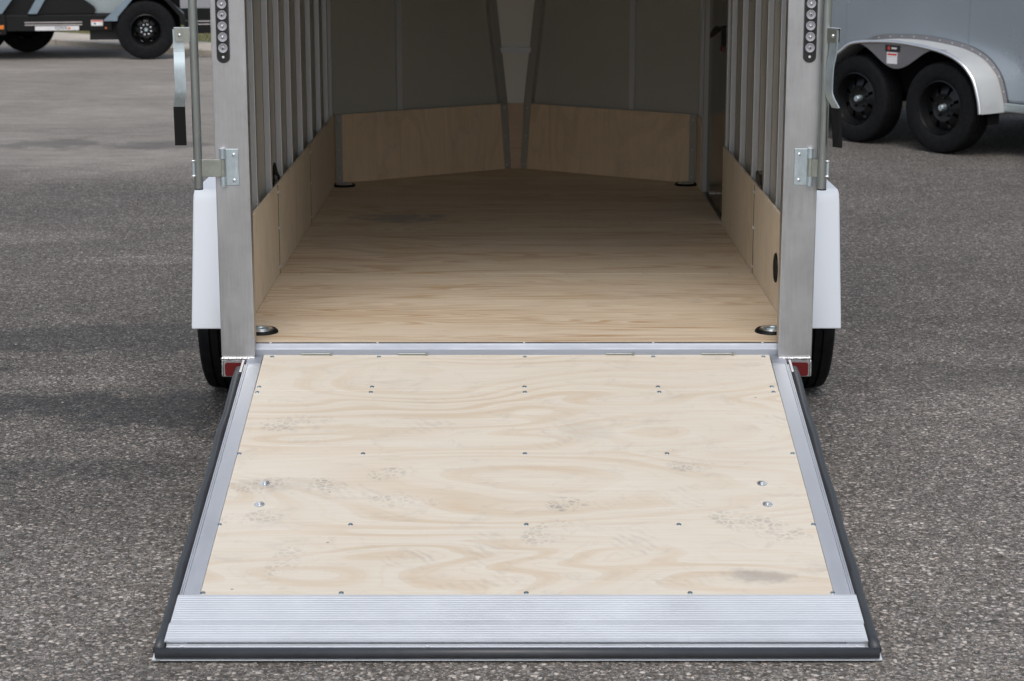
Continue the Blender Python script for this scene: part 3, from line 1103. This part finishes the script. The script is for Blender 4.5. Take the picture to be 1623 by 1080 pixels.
    def strap_pts(c, th):
        c = smoothed(c)
        L, Rr = [], []
        for i, (d, z) in enumerate(c):
            d0, z0 = c[max(i - 1, 0)]
            d1, z1 = c[min(i + 1, len(c) - 1)]
            t = Vector((d1 - d0, z1 - z0)).normalized()
            nn = Vector((-t.y, t.x)) * th
            L.append((d + nn.x, z + nn.y))
            Rr.append((d - nn.x, z - nn.y))
        return L + Rr[::-1]
    # the strap shifts a little outwards below its lower bend
    def strap(c, th, wa, wb, shift):
        bm = bmesh.new()
        pts = strap_pts(c, th)
        def sh(z):
            return shift * min(1, max(0, (1.258 - z) / .04)) + .004 * min(1, max(0, (1.456 - z) / .25)) * -1
        prism(bm, pts, lambda d, z: P(wa + sh(z), d, z), lambda d, z: P(wb + sh(z), d, z))
        return bm
    k0 = .030 if s < 0 else .022
    hd = obj('handle', strap(cl[:9], .0026, k0, k0 + .034, .010), M['zinc'], bar)
    obj('handle_grip', strap([(.0115, 1.2165)] + cl[9:], .0050, k0 - .001, k0 + .035, .010), M['grip'], bar)
# slim upright keeper strip behind the right bar
obj('corner_trim', B(.957, .972, .010, .016, 1.05, TOP - .01), M['zinc'], T)

# ------------------------------------------------------------------ the ramp door
AL = .2184
ramp = empty('ramp_door', (0, 0, .3995), 0, T)
ramp.rotation_euler = (AL, 0, 0)
SE = 1.4195                                   # where the plywood ends and the plates begin
obj('plywood_sheet', B(-.8205, .8205, -.2305, .028, -.016, 0, bevel=.0008, seg=1), M['ply_ramp'], ramp)
obj('plywood_sheet', B(-.8215, .8215, -SE - .02, -.2318, -.016, 0, bevel=.0008, seg=1), M['ply_ramp'], ramp)
LE = 1.655
obj('ramp_bottom', B(-.885, .885, -LE + .004, -.03, -.030, -.0165), M['white'], ramp)
for s in (-1, 1):
    # side rail: flat strip, fin and groove at its outer edge
    prof = [(.8222, -.020), (.8222, .0014), (.8632, .0014), (.8636, -.002), (.8648, -.002), (.8652, .0018), (.8692, .0018), (.8696, -.002), (.8706, -.002), (.8710, .0012), (.8745, .0012), (.8745, -.020)]
    bm = bmesh.new()
    prism(bm, prof, lambda a, b: (s * a, -1.629, b), lambda a, b: (s * a, -.045, b))
    obj('side_rail', bm, M['rail'], ramp)
    obj('corner_bracket', B(*sorted((s * .8225, s * .8700)), -.0435, .012, -.012, .0025, bevel=.001, seg=1), M['sill'], ramp)
    obj('corner_gusset', B(*sorted((s * .8755, s * .884)), -.105, -.02, -.03, .006, bevel=.001, seg=1), M['post'], ramp)
    bm = bmesh.new()
    pth = [(s * (.8885 + .0018 * math.sin(i * .9)), -.065 - i * (LE - .066) / 30, -.0095 + .0016 * math.sin(i * 1.7)) for i in range(31)]
    tube(bm, pth, .0145, 14)
    obj('rubber_seal', bm, M['rubber'], ramp, smooth='all')
    obj('skin_edge', B(*sorted((s * .8850, s * .9065)), -LE - .0098, -.16, -.0320, -.0300), M['white'], ramp)
bm = bmesh.new()
tube(bm, [(-.8985, -LE, -.0160), (.8985, -LE, -.0160)], .0140, 14)
obj('rubber_seal', bm, M['rubber'], ramp, smooth='all')
obj('skin_edge', B(-.9065, .9065, -LE - .0098, -LE - .002, -.0325, -.0305), M['white'], ramp)
# end rail beyond the plates, with its screws
bm = bmesh.new()
prof = [(1.632, -.016), (1.632, -.004), (1.637, -.004), (1.6385, -.0005), (1.6405, -.0005), (1.642, -.005), (1.6465, -.005), (1.6465, -.020), (1.632, -.020)]
prism(bm, prof, lambda a, b: (-.8720, -a, b), lambda a, b: (.8640, -a, b))
obj('end_rail', bm, M['rail'], ramp)
for x in (-.835, -.223, .325, .845):
    screw(ramp, (x, -1.6425, -.0045), me=SCREW_S)


def groove_plate(s0, s1, xa, xb, z, pitch=.0104):
    pts = [(s0, z - .004), (s0, z)]
    n = int((s1 - s0 - .012) / pitch)
    off = (s1 - s0 - n * pitch) / 2
    for i in range(n):
        a = s0 + off + i * pitch
        pts += [(a + .0020, z), (a + .0040, z - .0007), (a + .0050, z - .0007), (a + .0068, z)]
    pts += [(s1, z), (s1, z - .004)]
    bm = bmesh.new()
    prism(bm, pts, lambda a, b: (xa, -a, b), lambda a, b: (xb, -a, b))
    return bm


obj('tread_plate', groove_plate(SE, 1.5500, -.8765, .8765, .0042), M['plate'], ramp)
obj('tread_plate', groove_plate(1.5503, 1.6315, -.8790, .8740, .0037), M['plate'], ramp)
for sv, xs in ((-.014, (-.792, -.446, .027, .443, .800)), (.2045, (-.809, -.454, .025, .444, .802)), (.2420, (-.811, -.455, .026, .446, .803)),
               (.645, (-.816, -.452, .024, .442, .811)), (1.055, (-.819, -.458, .026, .446, .816)), (1.404, (-.815, -.456, .024, .449, .819))):
    for x in xs:
        obj('screw', SCREW, None, ramp, (x, -sv, 0), (0, 0, random.uniform(0, 3)))
for x, sv in ((-.720, .826), (-.722, .945), (.701, .826), (.703, .945)):
    obj('washer_bolt', BOLT, None, ramp, (x, -sv, 0), (0, 0, random.uniform(0, 3)))

# ------------------------------------------------------------------ silver tandem trailer on the right
SD = Vector((.595, -.804, 0))
S = empty('silver_trailer', (2.659, 8.976, 0), math.atan2(SD.y, SD.x))
tag(S, 'silver grey enclosed tandem axle trailer with rounded double fender, parked on the right', 'trailer')
body = bmesh.new()
box(body, -2.3, 3.2, .228, 2.25, .398, 2.35, bevel=.02, seg=2)
obj('body', body, M['silver'], S)
for u0 in (-1.64, -.425, .812, 2.03):
    obj('panel_seam', B(u0, u0 + .007, .2245, .2278, .40, 2.33), M['silver'], S)
obj('lower_rail', B(1.185, 3.2, .2150, .26, .330, .3965, bevel=.008, seg=2), M['pale_steel'], S)
obj('lower_rail', B(-2.3, -.46, .2150, .26, .330, .3965, bevel=.008, seg=2), M['pale_steel'], S)
obj('chassis', B(-2.2, 3.1, .45, 2.0, .30, .397), M['axle'], S)
outline = [(1.190, .327), (1.176, .42), (1.128, .551), (1.085, .61), (1.022, .668), (.958, .706), (.895, .733), (.800, .760), (.711, .775), (.60, .788), (.467, .800), (.34, .805), (.218, .803), (.10, .797), (-.02, .787), (-.13, .768)]
left = [(.37 - (u - .37), z) for u, z in outline if u > .93][::-1]
left = [(u, z) for u, z in left if u < -.19]
outline = outline + left
for _ in range(2):
    o_ = [outline[0]]
    for a_, b_ in zip(outline, outline[1:]):
        o_ += [(a_[0] * .75 + b_[0] * .25, a_[1] * .75 + b_[1] * .25), (a_[0] * .25 + b_[0] * .75, a_[1] * .25 + b_[1] * .75)]
    outline = o_ + [outline[-1]]
bm = bmesh.new()
steps = ((-.035, .014), (-.041, .008), (-.040, .002), (-.030, 0), (.224, 0))


def offs(o, d):
    res = []
    for i, (u, z) in enumerate(o):
        a, b = o[max(i - 1, 0)], o[min(i + 1, len(o) - 1)]
        t = Vector((b[0] - a[0], b[1] - a[1])).normalized()
        res.append((u - t.y * d, z + t.x * d))
    return res


rings = []
for yv, sh in steps:
    rings.append([bm.verts.new((u, yv, z)) for u, z in offs(outline, sh)])
for a, b in zip(rings, rings[1:]):
    for k in range(len(a) - 1):
        bm.faces.new((a[k], a[k + 1], b[k + 1], b[k]))
fe = obj('fender', bm, M['silver_fender'], S, smooth='all')
# bright rolled lip along the outer edge
bm = bmesh.new()
tube(bm, [Vector((u, -.036, z)) for u, z in offs(outline, .010)], .013, 8)
obj('fender_lip', bm, M['lip'], fe, smooth='all')
bm = bmesh.new()
fl_o = outline
ra = [bm.verts.new((u, .221, z)) for u, z in offs(fl_o, -.002)]
rb = [bm.verts.new((u, .221, z)) for u, z in offs(fl_o, -.034)]
for k in range(len(ra) - 1):
    bm.faces.new((ra[k], ra[k + 1], rb[k + 1], rb[k]))
ff = obj('fender_flange', bm, M['silver_apron'], fe)
md = ff.modifiers.new('t', 'SOLIDIFY')
md.thickness = .003
of = offs(fl_o, -.018)
for k in range(3, len(of) - 1, 4):
    bm = bmesh.new()
    lathe(bm, [(.006, 0), (.005, -.004), (0, -.005)], 'Y', 10)
    obj('rivet', bm, M['chrome'], fe, (of[k][0], .2185, of[k][1]), smooth=True)
# apron between the wheels with the dipped lower edge
bm = bmesh.new()
low = []
for i in range(25):
    u = -.10 + i * (.94 / 24)
    c = .345
    dd = abs(u - c)
    z = .595 + .165 * min(1, (dd / .40)) ** 1.0 if False else .598 + .165 * (.5 - .5 * math.cos(math.pi * min(1, dd / .40)))
    low.append((u, z))
def ztop(u):
    o = sorted(outline)
    for (u0, z0), (u1, z1) in zip(o, o[1:]):
        if u0 <= u <= u1:
            return z0 + (z1 - z0) * (u - u0) / (u1 - u0 + 1e-9)
    return .6
pts = low + [(u, max(z + .002, ztop(u) - .016)) for u, z in reversed(low)]
prism(bm, pts, lambda a, b: (a, -.027, b), lambda a, b: (a, -.022, b))
obj('fender_apron', bm, M['silver_apron'], fe)
# stickers
st = obj('black_sticker', B(.235, .385, -.0285, -.0275, .722, .770), M['print_black'], S)
obj('red_mark', B(.262, .285, -.0290, -.0286, .733, .760), M['red_label'], st)
obj('white_word', B(.300, .352, -.0290, -.0286, .742, .754), M['white_label'], st)
st = obj('warning_label', B(.255, .360, -.0285, -.0275, .632, .716), M['white_label'], S)
obj('red_band', B(.262, .353, -.0290, -.0286, .694, .708), M['red_label'], st)
obj('black_band', B(.262, .353, -.0290, -.0286, .683, .686), M['stripe'], st)
for u0 in (-.095, .755):
    w = add_wheel(S, (u0, .103, .336), r=.336, w=.205, rim_r=.196, face=-1, axis_rot=R(90), name='wheel', shade_disc=.66)
    # local X of the wheel maps to trailer Y
for u0 in (-.095, .755):
    bm = bmesh.new()
    tube(bm, [(u0, .2, .33), (u0, 2.2, .33)], .04, 10)
    obj('axle', bm, M['axle'], S, smooth=True)
# black sheet painting the shade under the fender above the tyres
wo = [(u, z) for u, z in offs(outline, -.012)]
bm = bmesh.new()
prism(bm, [(wo[0][0], .40)] + [p for p in wo if p[1] > .40] + [(wo[-1][0], .40)], lambda a, b: (a, .2195, b), lambda a, b: (a, .2275, b))
obj('wheel_well_shade', bm, M['dark'], S)
# rubber flap behind the rear wheel
obj('mud_flap', B(1.155, 1.162, .08, .20, .24, .36), M['dark'], S)
for u0, ww in ((-.095, 2.33), (.755, 2.33)):
    add_wheel(S, (u0, ww, .336), r=.336, w=.205, rim_r=.196, face=1, axis_rot=R(90), name='wheel')

# ------------------------------------------------------------------ black trailer far left
KR = Vector((-4.335, 17.20, 0))
K = empty('black_trailer', KR, R(9))
tag(K, 'black utility trailer with a tool box and steel wheels, far left beside the kerb', 'trailer')
kz = lambda z: 1.859 - (1.859 - z) * 1.021
kx = lambda x: (x * 1.021 - KR.x) / math.cos(R(9))
obj('frame_rail', B(kx(-7.2), kx(-4.60), -.06, .02, kz(.368), kz(.547), bevel=.008, seg=1), M['black_paint'], K)
obj('frame_rail', B(kx(-3.80), kx(-2.0), -.06, .02, kz(.325), kz(.470), bevel=.006, seg=1), M['black_paint'], K)
obj('rear_rail', B(kx(-7.2), kx(-2.0), 1.5, 1.6, .34, .50), M['black_paint'], K)
obj('deck', B(kx(-7.2), kx(-4.4), -.02, 1.55, .50, .535), M['black_paint'], K)
obj('axle_beam', B(kx(-4.86), kx(-4.45), .1, 1.5, .22, .42), M['axle'], K)
for za, zb in ((.462, .472), (.434, .444)):
    obj('stripe', B(kx(-5.56), kx(-4.93), -.0620, -.0604, kz(za), kz(zb)), M['stripe'], K)
for za, zb in ((.458, .467), (.424, .433)):
    obj('stripe', B(kx(-3.65), kx(-3.2), -.0620, -.0604, kz(za), kz(zb)), M['stripe'], K)
ban = obj('banner', B(kx(-5.45), kx(-4.967), -.0620, -.0604, kz(.376), kz(.425)), M['white_label'], K)
for txt, fx, sz, mt in (('IOWAN', -5.165, .052, 'navy'),):
    cu = bpy.data.curves.new('word', 'FONT')
    cu.body = txt[1:4] if False else 'IOWA'
    cu.size = sz
    cu.align_x = 'CENTER'
    cu.align_y = 'CENTER'
    cu.extrude = .001
    tmp = bpy.data.objects.new('tmp', cu)
    C.objects.link(tmp)
    bpy.context.view_layer.update()
    me = bpy.data.meshes.new_from_object(tmp.evaluated_get(bpy.context.evaluated_depsgraph_get()))
    bpy.data.objects.remove(tmp)
    me.materials.clear()
    me.materials.append(M[mt])
    for v in me.vertices:
        x, y, z = v.co
        v.co = Vector((x, -z, y))
    obj('lettering', me, None, ban, (kx(fx), -.0632, kz(.402)))
bm = bmesh.new()
lathe(bm, [(.015, 0), (.015, -.001), (0, -.001)], 'Y', 16)
obj('badge', bm, M['orange'], ban, (kx(-5.075), -.0628, kz(.400)))
lb = obj('warning_label', B(kx(-4.832), kx(-4.703), -.0620, -.0604, kz(.424), kz(.489)), M['white_label'], K)
obj('red_band', B(kx(-4.828), kx(-4.707), -.0626, -.0621, kz(.470), kz(.486)), M['red_label'], lb)
obj('dark_mark', B(kx(-4.80), kx(-4.78), -.0626, -.0621, kz(.440), kz(.458)), M['navy'], lb)
obj('drop_bracket', B(kx(-5.88), kx(-5.76), -.075, -.061, kz(.33), kz(.56), bevel=.01, seg=1), M['black_paint'], K)
obj('amber_marker', B(kx(-5.863), kx(-5.786), -.088, -.0755, kz(.396), kz(.44), bevel=.004, seg=1), M['orange'], K)
for x, z in ((-5.845, .352), (-4.67, .398)):
    bm = bmesh.new()
    lathe(bm, [(.012, 0), (.010, -.012), (0, -.014)], 'Y', 12)
    obj('marker_bead', bm, M['orange'], K, (kx(x), -.076 if x < -5 else -.062, kz(z)), smooth=True)
# tool box: clipped-corner black front, pale steel side panels behind it
bm = bmesh.new()
o = [(-5.53, .565), (-4.79, .565), (-4.775, .60), (-4.80, .645), (-4.93, .74), (-5.44, .74), (-5.50, .645), (-5.53, .61)]
o = [(kx(a), kz(b)) for a, b in o]
prism(bm, o, lambda a, b: (a, .02, b), lambda a, b: (a, -.04, b))
obj('pump_guard', bm, M['black_paint'], K)
bm = bmesh.new()
o = [(kx(-7.1), kz(.562)), (kx(-4.50), kz(.562)), (kx(-4.30), kz(.86)), (kx(-4.35), kz(1.2)), (kx(-7.1), kz(1.2))]
prism(bm, o, lambda a, b: (a, .08, b), lambda a, b: (a, 1.5, b))
obj('steel_box', bm, M['pale_steel'], K)
for (x0, z0, x1, z1, w) in ((-5.95, .57, -5.78, .80, .15), (-5.52, .565, -5.38, .80, .10)):
    bm = bmesh.new()
    o = [(kx(x0), kz(z0)), (kx(x0 + w), kz(z0)), (kx(x1 + w), kz(z1)), (kx(x1), kz(z1))]
    prism(bm, o, lambda a, b: (a, -.075, b), lambda a, b: (a, -.045, b))
    obj('slant_strut', bm, M['blue_grey'], K)
# black slab painting the shade left of the guard
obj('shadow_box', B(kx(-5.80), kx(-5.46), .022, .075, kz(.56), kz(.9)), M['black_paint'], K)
# fender: black octagonal arch, sky light on its left slope painted blue-grey
ot = [(-4.70, .49), (-4.42, .705), (-4.36, .755), (-4.02, .755), (-3.955, .705), (-3.80, .55), (-3.785, .42)]
ot = [(kx(a), kz(b)) for a, b in ot]
inn = [(-4.53, .45), (-4.555, .50), (-4.37, .70), (-4.33, .728), (-4.04, .728), (-3.985, .69), (-3.85, .53), (-3.84, .43)]
inn = [(kx(a), kz(b)) for a, b in inn]
bm = bmesh.new()
ra = [bm.verts.new((a, -.142, b)) for a, b in ot]
rb = [bm.verts.new((a, .20, b)) for a, b in ot]
for k in range(len(ra) - 1):
    bm.faces.new((ra[k], ra[k + 1], rb[k + 1], rb[k]))
fo = obj('fender', bm, M['black_paint'], K)
md = fo.modifiers.new('t', 'SOLIDIFY')
md.thickness = .006
bm = bmesh.new()
o = [(kx(-4.70), kz(.48)), (kx(-4.54), kz(.48)), (kx(-4.53), kz(.53)), (kx(-4.33), kz(.76)), (kx(-4.40), kz(.76))]
prism(bm, o, lambda a, b: (a, -.150, b), lambda a, b: (a, -.143, b))
obj('fender_face', bm, M['blue_grey'], K)  # bluish light on the sloping sheet, put into the colour
bm = bmesh.new()
pts = ot[2:] + [(kx(-3.84), kz(.43)), (kx(-3.85), kz(.53)), (kx(-3.985), kz(.69)), (kx(-4.04), kz(.735)), (kx(-4.36), kz(.735))]
prism(bm, pts, lambda a, b: (a, -.150, b), lambda a, b: (a, -.143, b))
obj('fender_face', bm, M['black_paint'], K)
obj('wheel_well_shade', B(kx(-4.52), kx(-3.84), .16, .22, .30, .75), M['dark'], K)  # black sheet painting the shade behind the wheel
add_wheel(K, (.02, -.03, .343), r=.343, w=.22, rim_r=.175, face=-1, axis_rot=R(90), lugs=8, nuts='chrome')
for x, y in ((-1.45, 1.32), (-2.0, 1.25)):
    add_wheel(K, (x, y, .343), r=.343, w=.22, rim_r=.185, face=1, axis_rot=R(90), lugs=8)
